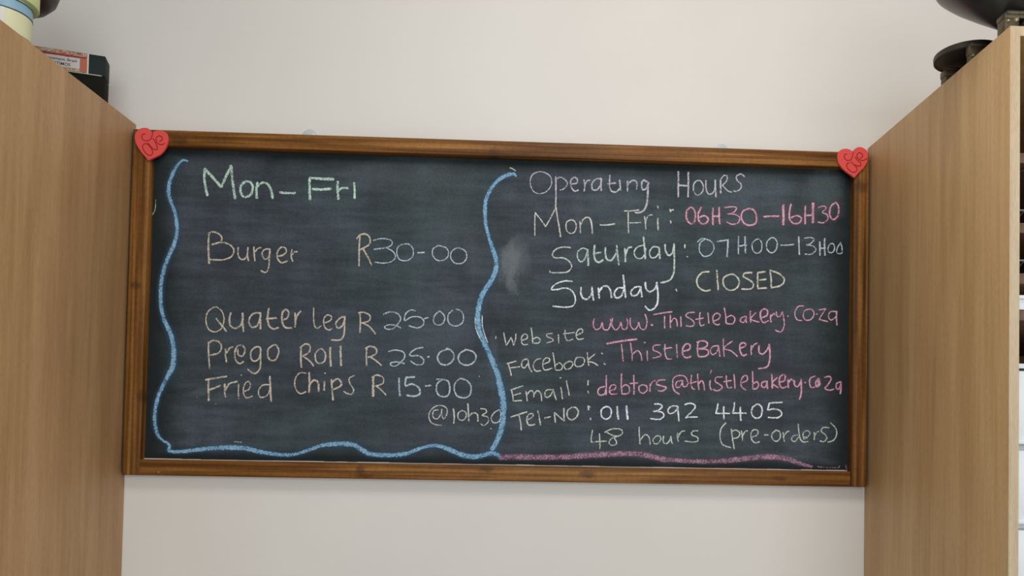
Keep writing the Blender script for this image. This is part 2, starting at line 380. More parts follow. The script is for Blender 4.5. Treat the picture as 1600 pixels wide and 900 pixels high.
def write(label, groups, name='chalk_lettering', smudge=None, smw=3.0, words=None, gap=13.0):
    """groups: (colour, crop, width, strokes); strokes of one colour standing together make one word"""
    st = []
    for col, crop, w, txt in groups:
        ox, oy, s = CROP[crop]
        for q in S(txt):
            st.append((col, list(w) if isinstance(w, (tuple, list)) else [w], [(ox+a/s, oy+b/s) for a, b in q]))
    st.sort(key=lambda k: min(p[0] for p in k[2])); cl = []
    if words is None: cl = [st]
    else:
        for k in st:
            x0 = min(p[0] for p in k[2]); x1 = max(p[0] for p in k[2])
            for c in reversed(cl):
                if c[0] == k[0] and x0 - c[1] < gap: c[2].append(k); c[1] = max(c[1], x1); break
            else: cl.append([k[0], x1, [k]])
        if len(cl) != len(words): print('WORDS', label, len(cl), len(words), [round(c[1]) for c in cl])
        cl = [c[2] for c in cl]
    for i, c in enumerate(cl):
        bm = bmesh.new(); uvl = bm.loops.layers.uv.new('UVMap')
        bs = bmesh.new() if smudge else None
        uvs = bs.loops.layers.uv.new('UVMap') if smudge else None
        for col, w, pts in c:
            ribbon(bm, uvl, pts, w, BY-0.0006)
            if bs is not None: ribbon(bs, uvs, pts, [k*smw for k in w], BY-0.0002, 0.02)
        me = bpy.data.meshes.new(name); bm.to_mesh(me); bm.free()
        lb = label if words is None or len(words) != len(cl) else '%s chalk reading %s' % (CHALK[c[0][0]][0], words[i])
        ob = tag(link(name, me, CM[c[0][0]], bc), lb)
        if name == 'chalk_flecks': ob['kind'] = 'stuff'
        if bs is not None:
            me = bpy.data.meshes.new('chalk_smudge'); bs.to_mesh(me); bs.free()
            link('chalk_smudge', me, SM[smudge], bc)
write('mint green chalk heading reading Mon-Fri', [
 ('green', 'A', 5.0, '405,150 402,230 422,340; 405,155 455,205 520,280; 520,280 550,215 590,130; 590,130 598,230 618,360'),
 ('green', 'A', 4.4, '690,240 660,270 658,320 685,350 725,335 742,290 730,250 690,240; 775,248 768,300 772,360; 775,275 815,248 850,262 870,300 882,360; 932,318 985,322 1040,322; 1142,212 1142,290 1145,368; 1142,215 1220,222 1312,225; 1162,292 1220,298 1292,292; 1340,240 1338,300 1345,366'),
 ('green', 'B', 4.0, '-10,310 20,288 62,288; 105,250 108,300 108,358')], words=['Mon-', 'Fri'])
write('chalk line reading Burger in', [
 ('tan', 'A', 3.4, '435,600 430,700 435,818'),
 ('tan', 'A', 2.8, '430,610 460,595 505,610 525,640 510,668 455,685; 455,685 520,668 580,685 610,725 590,770 530,792 440,790; 640,705 638,750 655,785 685,785 705,750 708,705; 708,705 705,760 712,798; 750,700 752,750 758,800; 755,740 775,715 800,705; 860,715 825,720 808,750 822,785 850,778 862,740 862,715; 862,715 858,780 855,840 835,880 800,868; 912,765 950,760 978,735 970,708 940,705 915,740 918,785 945,812 985,800; 1018,720 1012,760 1022,802; 1020,758 1032,738 1055,735')], words=['Burger'])
write('chalk price reading R30-00 in', [
 ('tan', 'B', 3.0, '145,625 140,730 140,835; 122,645 150,615 190,612 215,640 210,685 145,722; 170,718 200,770 228,828'),
 ('ice', 'B', 2.1, '240,655 300,642 360,652 372,680 335,705 245,718; 335,710 380,735 395,775 365,805 310,815 250,808; 455,680 415,700 405,745 425,790 475,797 515,770 520,720 495,685 455,680; 700,690 660,715 658,760 690,795 740,792 768,755 755,710 695,690; 825,708 790,735 785,780 815,815 865,815 895,780 890,735 855,712 820,708'),
 ('ice', 'B', 2.8, '552,742 598,740')], words=['R', '30-', '00'])
write('tan chalk words reading Quater leg', [
 ('tan', 'C', 2.4, '520,100 475,135 458,200 480,270 530,293 580,265 600,200 585,135 545,100 515,100; 1302,102 1300,180 1308,245 1330,265 1358,245; 1385,222 1430,205 1440,175 1410,160 1380,190 1385,250 1415,278 1445,268'),
 ('tan', 'C', 3.3, '540,188 580,240 618,288; 655,140 642,190 652,245 690,265 730,240 748,190 745,145; 745,145 745,210 752,290; 885,145 830,150 798,190 800,235 830,258 865,235 885,170; 885,145 885,210 885,270; 950,108 940,180 950,240 985,270 1025,258; 930,190 1010,185; 1052,208 1095,180 1105,140 1080,118 1055,150 1055,215 1080,258 1130,262; 1155,145 1158,200 1155,255; 1160,200 1175,160 1200,130'),
 ('tan', 'D', 3.2, '30,175 0,190 -25,225 -10,262 20,250 42,200 42,170; 42,170 42,250 35,320 5,355 -60,355')], words=['Quater', 'leg'])
write('chalk price reading R 25-00 in', [
 ('tan', 'D', 2.8, '160,140 165,210 162,300; 150,145 190,140 235,160 240,195 215,215 165,225; 190,225 240,255 285,310'),
 ('ice', 'D', 2.3, '345,155 400,137 455,150 480,190 455,235 420,268 375,272 355,255 385,238 440,242 480,262; 598,128 560,122 520,150 512,205 560,178 620,175 658,200 655,240 610,262 545,245; 665,190 695,180; 785,130 745,165 738,215 770,240 810,225 825,180 805,145 785,130; 885,125 855,155 850,205 875,240 925,245 965,215 970,165 950,130 915,115')], words=['R', '25-00'])
write('tan chalk words reading Prego Roll', [
 ('tan', 'C', 3.0, '478,370 480,470 488,578; 475,385 510,362 560,370 580,410 560,455 495,475; 612,425 612,480 620,530; 615,470 640,425 668,410; 708,430 712,470 745,480 765,435 745,400 705,405 685,450 688,505 718,540 752,525; 885,415 850,410 812,445 812,500 840,522 875,495 888,430; 885,415 885,520 880,580 850,615 815,610 785,580; 985,395 945,430 945,490 975,518 1010,500 1028,440 1010,400 985,395; 1205,415 1200,490 1205,570; 1195,415 1235,388 1270,400 1265,450 1210,485; 1225,490 1270,520 1300,560; 1350,425 1315,460 1318,520 1350,540 1385,520 1393,465 1370,430 1350,425'),
 ('tan', 'C', 3.8, '1430,415 1430,480 1435,560; 1512,405 1512,480 1515,555')], words=['Prego', 'Roll'], gap=17)
write('chalk price reading R 25.00 in', [
 ('tan', 'D', 2.8, '215,415 212,480 215,555; 205,420 245,405 285,420 290,460 250,485 225,490; 245,490 290,520 330,555'),
 ('ice', 'D', 2.5, '385,445 440,435 500,450 512,490 480,530 440,560 405,555 405,535 450,528 510,540; 655,415 600,425 555,460 560,480 620,480 660,510 650,545 600,548 558,520; 690,490 704,484'),
 ('ice', 'D', 3.0, '845,430 790,450 768,495 790,540 840,550 885,520 895,470 870,435 835,420; 985,435 940,465 932,510 960,545 1010,552 1055,525 1068,480 1040,445 985,430')], words=['R', '25.00'])
write('tan chalk words reading Fried Chips', [
 ('tan', 'C', 3.4, '480,660 478,740 480,830; 455,668 530,655 620,640; 485,745 530,730 570,712; 605,700 605,750 610,800; 605,760 640,700 705,680; 958,640 962,740 968,838; 1265,610 1268,690 1265,765; 1265,715 1300,670 1335,690 1340,760; 1385,680 1382,750; 1440,665 1445,750 1452,825; 1445,690 1480,660 1512,678 1512,715 1450,745'),
 ('tan', 'C', 2.5, '715,700 712,760 715,815; 735,630; 1390,615; 755,760 795,740 805,700 785,680 758,710 752,770 775,808 822,795; 955,705 900,710 870,755 880,800 920,800 950,770 960,720; 1240,615 1190,615 1155,665 1160,735 1195,775 1240,760'),
 ('tan', 'D', 2.6, '122,632 80,655 85,700 112,740 100,778 65,775 35,758')], words=['Fried', 'Chips'])
write('chalk price reading R 15-00 in', [
 ('tan', 'D', 4.6, '265,645 265,720 265,795'), ('tan', 'D', 2.8, '255,645 300,630 345,655 340,695 290,715; 285,715 320,740 365,785'),
 ('ice', 'D', 3.3, '468,655 468,720 475,795; 592,645 520,650; 522,650 518,712 570,700 622,730 630,775 590,795 528,788; 670,716 715,710'),
 ('ice', 'D', 2.9, '760,662 835,670 860,700 862,760 840,795 790,795 760,755 765,700 800,668; 945,655 905,695 900,750 925,795 980,808 1020,785 1030,720 1000,675 945,655')], words=['R', '15-00'])
write('white chalk note reading @10h30', [
 ('cream', 'F', 2.0, '880,215 840,225 835,275 870,290 900,250 908,210; 908,210 908,255 925,290 950,250 950,205 910,180 860,185 815,220 800,270 820,320 870,342 905,342; 1075,220 1045,245 1045,285 1075,303 1105,285 1110,240 1075,220; 1230,205 1270,210 1280,235 1245,262 1290,275 1295,315 1260,345 1230,330; 1390,215 1350,235 1320,280 1335,320 1375,318 1400,280 1395,225; 1317,372'),
 ('cream', 'F', 2.8, '1005,205 1012,270 1008,328; 1125,165 1130,240 1132,308; 1132,270 1170,240 1205,255 1208,310')], words=['@10h30'])
write('sky blue wavy chalk line down the left side', [
 ('blue', 'P', (3, 4.5, 6.5, 6.5, 6.2, 6.2, 6.6, 7, 7, 7, 6.5, 7.5, 8.5, 9, 7, 6, 6, 6, 5, 2.5), '293.3,251.6 285.5,250.4 277.8,257.8 270,271 264.4,287.8 263.3,301 266.7,314.4 273.3,332 276.2,350 276.7,363 272.2,381 263.3,401 255.6,423 251.5,445 251,462 251.6,478 256,498 263,514 269,530 271.4,550 270,572 262,588 254,604 247,620 242.4,640 241.6,653 243,668 247,680 252,686 259,692'),
 ('blue', 'E', (3, 5, 6, 4.5), '205,478 238,515 232,550 240,565')], 'chalk_border', 'blue', 2.6)
write('sky blue wavy chalk line along the bottom', [
 ('blue', 'E', (5, 6, 7, 8, 8, 7, 5.5, 6, 7.5), '232,550 270,565 350,562 450,550 600,535 750,530 870,535 950,555 1050,575 1200,592 1300,582 1400,550 1500,515 1600,500'),
 ('blue', 'F', (8, 8, 8, 7.5, 7, 6, 7, 8.5, 8.5, 8, 8), '0,500 100,498 180,510 240,545 300,580 400,592 520,592 620,578 720,540 820,515 900,520 980,550 1060,585 1150,605 1230,600 1300,580 1350,580 1395,608')], 'chalk_border', 'blue', 2.3)
write('sky blue wavy chalk line dividing the board', [
 ('blue', 'P', (3.5, 7, 6.5, 6.5, 6.5, 5.5, 7.5, 8, 8.5, 8.5, 9, 9, 9, 9, 10, 11, 11, 10, 9, 8), '806.5,275.5 802,271.8 787.8,275.6 773.3,286.7 764.4,300 758.9,314.4 757.8,330 758.9,350 763.3,367.8 768.9,385.6 774,402 775.6,415 772.5,428 764,444 754.5,459 749.5,473 747,487 747,502 750,520 756,534 763,550 770,566 777,584 781,600 784.5,615 786.5,630 786,647 784,666 780,681 774,694 768.5,702')], 'chalk_border', 'blue', 2.2)
write('white chalk touch-up strokes beside the blue line', [
 ('white', 'D', 1.7, '1118,165 1118,240 1135,310 1160,375; 1062,180 1065,250 1085,310 1110,360')])
write('dusty pink wavy chalk line along the bottom right', [
 ('rose', 'H', 10.5, '60,765 200,762 400,765 600,762 800,748 1000,738 1150,733 1260,745 1360,770 1420,785'),
 ('rose', 'P', (10, 8, 7.5, 8.5, 10, 10.5, 10, 7.5, 4), '1038,718.5 1050,718.5 1078,720.5 1107,721 1135,719.5 1163,716.8 1192,713.8 1216,714.5 1235,718.5 1252,725 1269,729')], 'chalk_border', 'rose', 1.7)
write('thin pink chalk tail at the lower right corner', [('rose', 'I', 1.8, '1200,842 1290,850 1380,852; 1380,852 1385,835'), ('rose', 'I', 1.6, '1436,825 1440,850 1446,868')])
# right half
write('lilac white chalk heading reading Operating', [
 ('lilac', 'J', 1.9, '160,90 110,115 92,170 110,235 160,263 220,245 258,190 250,130 205,98 155,90'),
 ('lilac', 'J', 2.7, '292,130 293,250 292,350; 410,190 455,180 460,150 435,135 408,165 415,215 440,243 468,235; 512,155 518,200 515,243; 518,200 535,165 560,157; 650,145 605,150 575,185 580,230 615,232 640,195 650,150; 648,150 645,200 648,240; 715,120 712,190 725,240 760,250 790,225; 695,185 760,180; 790,155 795,200 798,240; 852,165 852,210 852,243; 852,195 890,160 925,175 922,228'),
 ('lilac', 'J', 2.2, '285,155 330,135 375,165 380,195 355,225 325,235'),
 ('lilac', 'J', 3.4, '1010,170 975,160 962,190 970,230 1000,220 1015,180; 1015,175 1010,260 1005,330 985,385 950,410 912,410')], words=['Operating'])
write('lilac white chalk heading reading HOURS', [
 ('lilac', 'K', 3.0, '0,90 0,190 -2,290; 78,95 78,190 75,288; 0,197 75,203; 288,155 288,210 293,290; 330,150 330,200 330,260'),
 ('lilac', 'K', 2.4, '145,160 120,190 120,245 150,275 185,250 195,205 175,165 145,160; 215,160 215,220 235,265 270,255 290,200 285,155; 325,165 350,125 380,125 375,165 340,200; 345,200 385,240 415,250; 515,130 490,110 455,125 460,160 490,190 485,225 450,245 428,240')], words=['HOURS'])
write('cream chalk words reading Mon-Fri:', [
 ('cream', 'J', 2.2, '130,410 128,500 128,590; 130,410 170,460 212,520; 212,520 250,455 290,375; 405,468 375,490 375,545 405,573 440,560 452,515 435,475 405,468; 480,480 482,520 485,570; 858,398 858,480 860,570; 825,398 880,398 942,390; 870,492 955,488; 985,440 992,490 995,540; 992,495 1010,440 1045,428; 1088,360 1092,378'),
 ('cream', 'J', 2.7, '290,350 305,450 318,520 330,600; 485,510 510,460 550,450 570,490 578,572; 638,508 690,508 752,498; 1088,455 1090,500 1092,548; 1185,385 1188,405; 1190,395 1212,388; 1186,475 1192,492')], words=['Mon-', 'Fri', 'a colon'])
write('pink chalk hours reading 06H30-16H30', [
 ('pink', 'K', 3.1, '95,370 65,400 65,460 95,498 125,480 132,420 115,380 95,370; 178,370 155,420 160,475 190,500 225,485 230,455 200,435 165,450; 270,375 268,440 270,505; 318,370 318,430 322,500; 268,440 320,440; 550,380 505,400 492,450 515,495 560,510 605,490 608,430 585,390 550,380; 668,442 720,440 785,438; 880,345 868,400 870,460 900,495 945,490 960,455 925,435 880,450; 992,360 990,430 990,500; 990,435 1050,430; 1230,330 1190,365 1182,430 1210,465 1245,435 1252,370 1230,330'),
 ('pink', 'K', 2.3, '360,372 420,365 455,375 430,410 385,422 440,425 478,450 465,490 420,502 380,485; 1095,372 1130,360 1155,375 1125,410 1160,425 1168,460 1135,490 1090,485'),
 ('pink', 'K', 4.4, '820,350 820,420 820,505; 1052,335 1050,410 1052,490')], smudge='pink', smw=3.4, words=['06H30-16H30'])
write('greenish white chalk word reading Saturday:', [
 ('mint', 'J', 2.5, '408,685 350,680 290,700 265,740 290,765 350,765 400,795 415,840 380,875 320,880 260,880; 243,862 250,880; 540,700 500,690 462,720 465,770 490,795 520,770 540,705; 980,665 930,680 905,720 920,760 955,770 985,740 995,690; 1090,680 1050,680 1025,720 1035,760 1070,760 1100,720 1100,680; 1300,660 1300,688; 1320,756'),
 ('mint', 'J', 3.2, '542,700 545,760 545,825; 595,665 592,730 600,780 630,800 660,780; 585,735 645,720; 680,685 680,740 695,778 730,780 765,720 768,665; 768,665 775,740 785,820; 830,690 835,740 835,795; 838,740 855,690 885,680; 978,600 985,690 992,772; 1098,680 1105,770; 1145,660 1150,710 1175,745 1205,720 1215,655; 1215,655 1218,740 1218,830 1214,880 1190,930 1150,952 1112,958')], words=['Saturday', ':'])
write('pale blue chalk hours reading 07H00-13H00', [
 ('ice', 'K', 2.3, '148,640 180,615 215,618 260,640 278,690 250,740 200,752 165,710 170,650 205,620; 305,635 390,625; 470,595 468,670 470,735; 610,620 578,650 580,700 610,728 645,710 652,655 635,622 610,620; 725,608 692,640 692,695 725,725 760,705 772,650 750,610 725,608; 798,665 850,665 900,660; 985,612 1030,605 1060,620 1030,655 1000,662 1050,672 1075,700 1040,735 988,735; 1185,655 1168,690 1175,720 1205,720 1220,690 1210,655 1185,655; 1268,645 1240,690 1240,725 1275,728 1278,685 1265,645'),
 ('ice', 'K', 3.0, '388,622 385,690 380,757; 520,600 522,660 525,725; 470,675 532,662; 940,600 942,670 945,738; 1105,640 1105,690 1105,745; 1142,612 1142,680 1145,745; 1100,690 1150,690')], words=['07H00-13H00'], gap=18)
write('bright white chalk word reading Sunday', [
 ('white', 'L', 2.6, '622,98 560,95 490,120 458,160 500,162 570,150 620,175 645,230 630,285 570,300 470,292'),
 ('white', 'L', 3.2, '690,145 688,190 705,230 740,235 770,200 775,145; 775,140 780,200 788,245; 825,150 828,190 832,230; 828,185 860,140 900,140 920,175 928,225; 1020,150 980,150 950,185 960,225 1000,215 1025,160; 1018,50 1028,140 1038,225; 1150,140 1110,145 1080,175 1090,210 1130,200 1155,150; 1155,140 1165,220; 1190,105 1200,160 1230,180 1270,150 1280,105; 1280,105 1290,200 1285,270 1260,310 1220,322 1190,292; 1432,160 1438,172')], words=['Sunday', '.'])
write('pale yellow chalk word reading CLOSED', [
 ('yellow', 'M', 3.0, '290,22 235,30 195,80 205,140 255,172 298,165; 350,12 355,90 362,165; 460,40 405,70 405,130 450,168 505,150 525,100 500,55 460,40; 625,30 570,35 558,60 600,85 635,115 620,155 545,158; 670,30 668,90 670,150; 670,30 730,22; 668,90 735,82; 670,152 740,150; 765,15 775,80 775,140; 765,12 840,40 878,85 850,130 775,148')])
write('pink chalk web address ending in co.za', [
 ('pink', 'L', 2.3, '792,390 785,440 805,475 840,460 855,420 865,470 900,475 920,430 920,390; 935,385 930,440 960,478 990,450 1000,420 1015,470 1045,465 1055,420 1045,385; 1075,385 1075,440 1105,475 1130,450 1140,420 1155,465 1190,470 1205,410 1190,355; 1342,370 1342,465; 1255,358 1330,345 1400,335; 1388,360 1386,410 1388,460'),
 ('pink', 'L', 3.6, '1238,440 1248,438'),
 ('pink', 'M', 2.2, '-12,420 15,388 35,400 42,450; 68,375 72,455; 175,340 125,345 110,370 150,395 175,425 155,450 110,445; 220,340 215,400 225,445 255,435; 185,395 245,385; 280,340 285,390 288,425; 325,410 365,390 375,360 345,348 320,375 325,420 355,438 372,430; 408,305 420,370 422,425; 422,385 460,365 490,385 480,425 440,430 422,420; 570,370 540,385 535,410 560,418 580,385; 580,370 578,400 582,420; 612,330 612,380 615,418; 655,345 615,390 655,410 680,415; 770,360 770,390 775,420; 772,375 795,350 805,360; 815,335 820,370 845,370 862,335; 862,335 875,400 875,450 850,492 805,478; 1030,290 985,295 960,345 975,395 1015,405; 1065,315 1035,330 1025,370 1045,400 1085,395 1110,355 1095,320 1065,315; 1150,320 1200,312; 1200,312 1150,392; 1148,395 1215,412; 1290,335 1240,335 1222,370 1240,400 1275,380 1288,340; 1285,335 1285,390 1288,440'),
 ('pink', 'M', 2.9, '690,385 740,365 745,325 715,315 692,340 695,390 715,420 755,405; 903,370 908,370; 1128,352 1136,352')], smudge='pink', smw=3.0)
write('cream chalk word reading Website', [
 ('cream', 'L', 2.1, '85,500 95,550 105,600; 105,600 130,560 142,535; 142,535 155,570 162,600; 162,600 178,550 180,505; 225,560 265,545 270,520 245,510 222,545 235,590 275,590; 300,462 308,520 312,580; 312,550 345,535 370,555 355,580 312,580; 465,505 425,510 425,530 460,545 470,565 420,578; 512,515 515,580; 565,480 565,530 585,560 625,550; 550,508 600,502 640,498; 655,520 700,495 695,470 670,475 650,515 665,550 710,545')])
write('cream chalk word above the word Email, with colon', [
 ('cream', 'L', 2.3, '120,740 135,790 145,835; 110,742 185,720; 128,775 210,765; 270,705 235,715 225,755 245,775 275,740; 275,710 285,770 305,805; 375,700 335,715 315,755 335,798 375,795; 395,745 440,725 440,700 410,700 390,740 405,790 465,775; 470,655 480,720 490,790; 488,755 520,735 545,760 530,790 490,790; 590,725 560,745 565,780 600,780 625,750 615,725 590,725; 680,690 650,700 640,745 665,765 705,750 715,705 680,690; 738,655 742,700 750,755; 800,665 745,715 790,735 820,755; 848,658 860,664; 866,738 880,748')])
write('pink chalk bakery name above the email address', [
 ('pink', 'L', 3.3, '890,585 1000,565 1128,550'),
 ('pink', 'L', 2.2, '1005,590 1012,650 1018,722; 1075,580 1085,650 1090,715; 1088,670 1130,640 1155,665 1165,718; 1205,640 1208,715; 1187,575; 1310,595 1260,600 1255,635 1300,655 1310,680 1250,698; 1345,590 1345,650 1360,700 1400,705; 1335,625 1400,615'),
 ('pink', 'M', 2.3, '35,590 38,640 42,695; 360,600 315,610 300,645 315,670 350,650 365,600; 362,600 368,640 375,685; 400,545 402,620 408,685; 470,565 405,620 460,640 512,685; 620,600 618,640 620,672; 620,630 640,595 665,580'),
 ('pink', 'M', 2.9, '85,645 135,630 140,595 110,588 85,620 85,670 110,695 148,685; 205,570 198,630 205,680; 195,575 240,562 275,580 265,610 210,625; 210,625 270,630 285,660 255,685 205,685; 535,620 570,605 575,585 550,578 530,600 535,650 555,678 582,668; 680,600 680,650 710,665 745,630 760,590; 760,590 765,660 760,730 735,770 675,780')], smudge='pink', smw=2.8)
write('cream chalk word reading Email:', [
 ('cream', 'H', 2.4, '155,210 165,260 170,300; 148,210 200,190 248,175; 165,255 230,235; 165,300 240,295; 275,220 280,260 285,298; 280,250 310,215 335,225 340,265; 340,250 365,215 395,235 405,300; 495,205 445,210 430,245 445,270 480,250 500,205; 498,200 510,245 525,290; 562,185 570,230 575,282; 560,108; 608,130 620,190 632,252; 790,130 785,168; 786,218 792,235')], words=['Email', ':'])
write('pink chalk email address starting debtors@', [
 ('pink', 'H', 2.4, '925,180 885,190 868,225 885,250 925,240 938,190; 938,88 938,170 938,250; 965,215 1010,200 1015,170 985,168 965,200 975,240 1028,240; 1065,75 1062,160 1068,240; 1068,185 1100,165 1130,190 1120,235 1070,242; 1165,85 1168,160 1168,245; 1135,155 1198,150; 1240,165 1210,180 1215,220 1245,235 1275,210 1270,175 1240,165; 1300,155 1300,190 1300,220; 1300,180 1320,140 1345,130; 1425,125 1370,130 1355,160 1400,175 1435,190 1400,218 1365,212'),
 ('pink', 'I', 2.4, '80,130 40,140 32,180 60,185 85,150 88,130; 88,130 90,172 112,180 130,150 110,100 60,88 15,110 5,160 20,215 60,242; 160,85 158,150 165,190 190,205; 140,155 200,140; 212,70 215,140 222,205; 220,160 245,130 262,160 268,210; 316,130 312,175 325,208; 325,45 318,70; 415,100 365,105 360,140 400,165 415,190 380,215 340,205; 450,90 450,150 465,190 495,185; 428,140 490,130; 512,80 518,140 520,195; 575,150 620,130 620,95 595,92 572,130 575,180 610,208; 665,55 668,120 668,200; 668,160 700,140 718,165 700,195 668,200; 1185,95 1145,110 1138,150 1150,185 1180,185; 1262,105 1300,95 1315,120 1285,170 1265,195 1300,210 1340,200; 1395,140 1362,155 1358,190 1380,200 1395,165; 1395,140 1398,190 1392,240'),
 ('pink', 'I', 3.0, '775,135 745,150 745,185 775,180 785,140; 785,135 790,200; 825,80 828,140 830,195; 870,105 830,150 880,190; 890,145 930,130 935,90 910,85 890,110 890,165 915,192 945,180; 960,125 962,190; 962,150 985,120 1000,130; 1010,130 1015,170 1040,180 1068,140; 1068,120 1070,200 1068,240 1055,285; 1098,148 1103,148; 1215,110 1190,140 1195,180 1220,165 1215,115; 1205,125 1210,170')], smudge='pink', smw=3.2)
write('cream chalk word reading Tel-NO:', [
 ('cream', 'H', 2.7, '150,432 215,410 282,390; 215,412 228,470 235,540; 285,455 330,430 330,405 300,410 280,450 300,498 350,492; 372,380 385,440 395,498; 428,440 478,430; 510,395 512,430 518,475; 510,395 550,430 590,465; 590,465 588,410 588,360; 655,350 620,380 618,430 650,455 690,435 708,390 690,358 655,350; 788,338 792,372; 795,345 805,352; 808,440 808,455')], words=['Tel-NO', ':'])
write('bright white chalk telephone number 011 392 4405', [
 ('white', 'H', 2.7, '935,345 900,370 898,420 930,450 970,430 980,380 960,350 935,345; 1335,325 1380,325 1400,345 1370,375 1330,385; 1330,385 1390,390 1415,415 1385,450 1305,445'),
 ('white', 'H', 3.8, '1030,345 1032,400 1038,450; 1105,340 1110,395 1115,450'),
 ('white', 'I', 2.8, '45,345 5,340 -30,365 -25,400 15,395 45,360 48,345; 45,345 52,400 58,465; 105,330 150,318 190,335 180,370 110,438; 110,438 150,432 210,432; 380,320 372,370 362,402; 362,402 420,402 478,402; 428,345 428,400 430,450; 515,312 512,360 502,400; 502,400 560,400 615,400; 565,350 565,400 570,460; 705,325 665,355 660,410 695,442 735,425 745,370 730,335 705,325; 912,312 850,312 805,318; 805,318 790,375; 790,375 840,365 895,380 905,415 870,438 795,435')], words=['011', '392', '4405'])
write('pale green chalk note reading 48 hours (pre-orders)', [
 ('lime', 'H', 2.4, '825,540 815,590 815,640; 815,640 870,635 940,630; 882,570 885,630 885,695; 925,558 990,530 1060,535 1070,570 1030,590 985,580 935,555; 985,585 1020,630 1015,660 980,665 960,640 990,605 1040,590; 1210,515 1212,590 1218,655; 1215,630 1255,580 1290,595 1302,660; 1350,590 1325,620 1335,650 1365,650 1390,615 1375,588 1350,590; 1412,590 1410,640 1440,650 1465,620 1472,590; 1472,590 1480,640 1488,650'),
 ('lime', 'I', 2.3, '45,565 45,600 52,635; 48,600 75,555 105,545; 215,545 170,550 165,580 210,600 212,630 170,638 105,630; 445,480 405,530 398,600 420,660 485,685; 490,530 500,610 515,695; 492,550 530,540 560,565 545,600 500,610; 575,545 580,590 585,625; 582,590 605,550 625,548; 655,600 700,585 712,550 685,535 655,560 660,620 690,645 725,635; 765,580 795,580; 860,540 825,575 835,620 870,632 895,600 890,555 860,540; 920,560 922,600 930,635; 925,590 950,555 970,550; 1040,580 1000,590 990,620 1015,635 1045,600; 1045,490 1050,560 1060,610 1085,638 1125,635; 1085,600 1130,590 1135,555 1110,545 1085,570 1090,610 1120,600 1145,565; 1175,555 1178,590 1175,620; 1178,590 1195,560 1215,550; 1300,520 1250,520 1235,550 1270,580 1280,610 1255,635 1225,630; 1310,480 1350,520 1362,570 1340,620 1290,640')], words=['48', 'hours', '(pre-orders)'])
write('small stray white chalk flecks', [('cream', 'E', 1.2, '780,480 840,486; 625,165; 470,112; 1315,745'), ('cream', 'D', 1.6, '1225,325 1222,345; 1095,640'), ('cream', 'A', 1.0, '60,370 55,440 30,485'), ('cream', 'B', 2.2, '1200,145 1220,152 1240,165')], 'chalk_flecks')


# pale dust caught along the lower rail
dust_m = mat('settled_chalk_dust', (0.62, 0.56, 0.52), 0.95)
bm = bmesh.new(); x = FX0+RW+0.001; zz = FZ0+0.0335
while x < FX1-RW-0.002:
    x2 = min(x+random.uniform(0.01, 0.05), FX1-RW-0.001); h = random.uniform(0.0011, 0.0021)
    box_bm(x, x2, BY-0.0022-random.uniform(0, .0006), BY-0.0001, zz-0.0004, zz+h, bm=bm); x = x2
tag(finish('chalk_dust', bm, dust_m, bc), 'pale line of chalk dust along the lower rail')['kind'] = 'stuff'

# ------------------------------------------------------------------ red hearts
red = mat('red_felt_foam', (0.70, 0.045, 0.035), 0.8, spec=0.2)
_n = noise(red, coords(red), 900, 3); L(red, ramp(red, _n, [(0.3, (0.68, 0.070, 0.062)), (0.7, (0.84, 0.110, 0.098))]), bsdf(red).inputs['Base Color']); bump(red, _n, 0.2, 0.0003)
groove = mat('groove_shade_red', (0.30, 0.008, 0.008), 0.8)  # darker red stands in for the shade inside the engraved letters
def heart(ox, oy, s, outline, script, label):
    y0, y1 = FY-0.0003, FY-0.0058
    pts = smooth_path(outline[:-1], False, 4)
    c = W(ox+sum(q[0] for q in outline)/len(outline)/s, oy+sum(q[1] for q in outline)/len(outline)/s, y0)
    root = empty('heart_ornament', (c.x, y0, c.z), label, 'ornament')
    bm = bmesh.new(); P = [W(ox+a/s, oy+b/s, y1) for a, b in pts]
    inner = [c+(q-c)*0.985 for q in P]
    r0_ = [bm.verts.new((q.x, y0, q.z)) for q in P]; r1_ = [bm.verts.new((q.x, y1+0.0009, q.z)) for q in P]
    r2_ = [bm.verts.new((c.x+(q.x-c.x)*0.975, y1, c.z+(q.z-c.z)*0.975)) for q in P]
    n = len(P)
    for a, b in ((r0_, r1_), (r1_, r2_)):
        for i in range(n): bm.faces.new((a[i], a[(i+1) % n], b[(i+1) % n], b[i]))
    f = bm.faces.new(r2_); bm.faces.new(r0_[::-1])
    bmesh.ops.triangulate(bm, faces=[f])
    finish('heart_body', bm, red, root, True)
    bm = bmesh.new()
    for st in S(script):
        path = smooth_path([(ox+a/s, oy+b/s) for a, b in st], sub=5)
        tube_bm([W(a, b, y1) for a, b in path], 0.0010, 6, bm)
    tag(finish('love_lettering', bm, groove, root, True), 'engraved swirled letters reading Love, groove shade coloured in dark red')
    return root
heart(180, 190, 11.25, [(650, 205), (700, 165), (770, 150), (850, 165), (910, 220), (926, 300), (900, 420), (850, 510), (780, 580), (680, 630), (610, 663), (580, 682), (548, 645), (450, 530), (380, 420), (345, 330), (342, 240), (380, 160), (450, 115), (530, 105), (600, 135), (645, 200), (650, 205)],
      '530,220 490,220 468,260 490,315 550,340 610,320 645,270 660,200; 540,385 490,410 490,470 530,540 590,590 640,585 660,530 630,460 580,405 540,385; 575,375 640,450 690,490 745,495; 745,495 735,430 700,350 665,295; 780,350 825,320 820,270 770,250 720,290 730,350 770,395 830,405 870,380',
      'red love heart stuck on the upper left corner of the chalkboard frame')
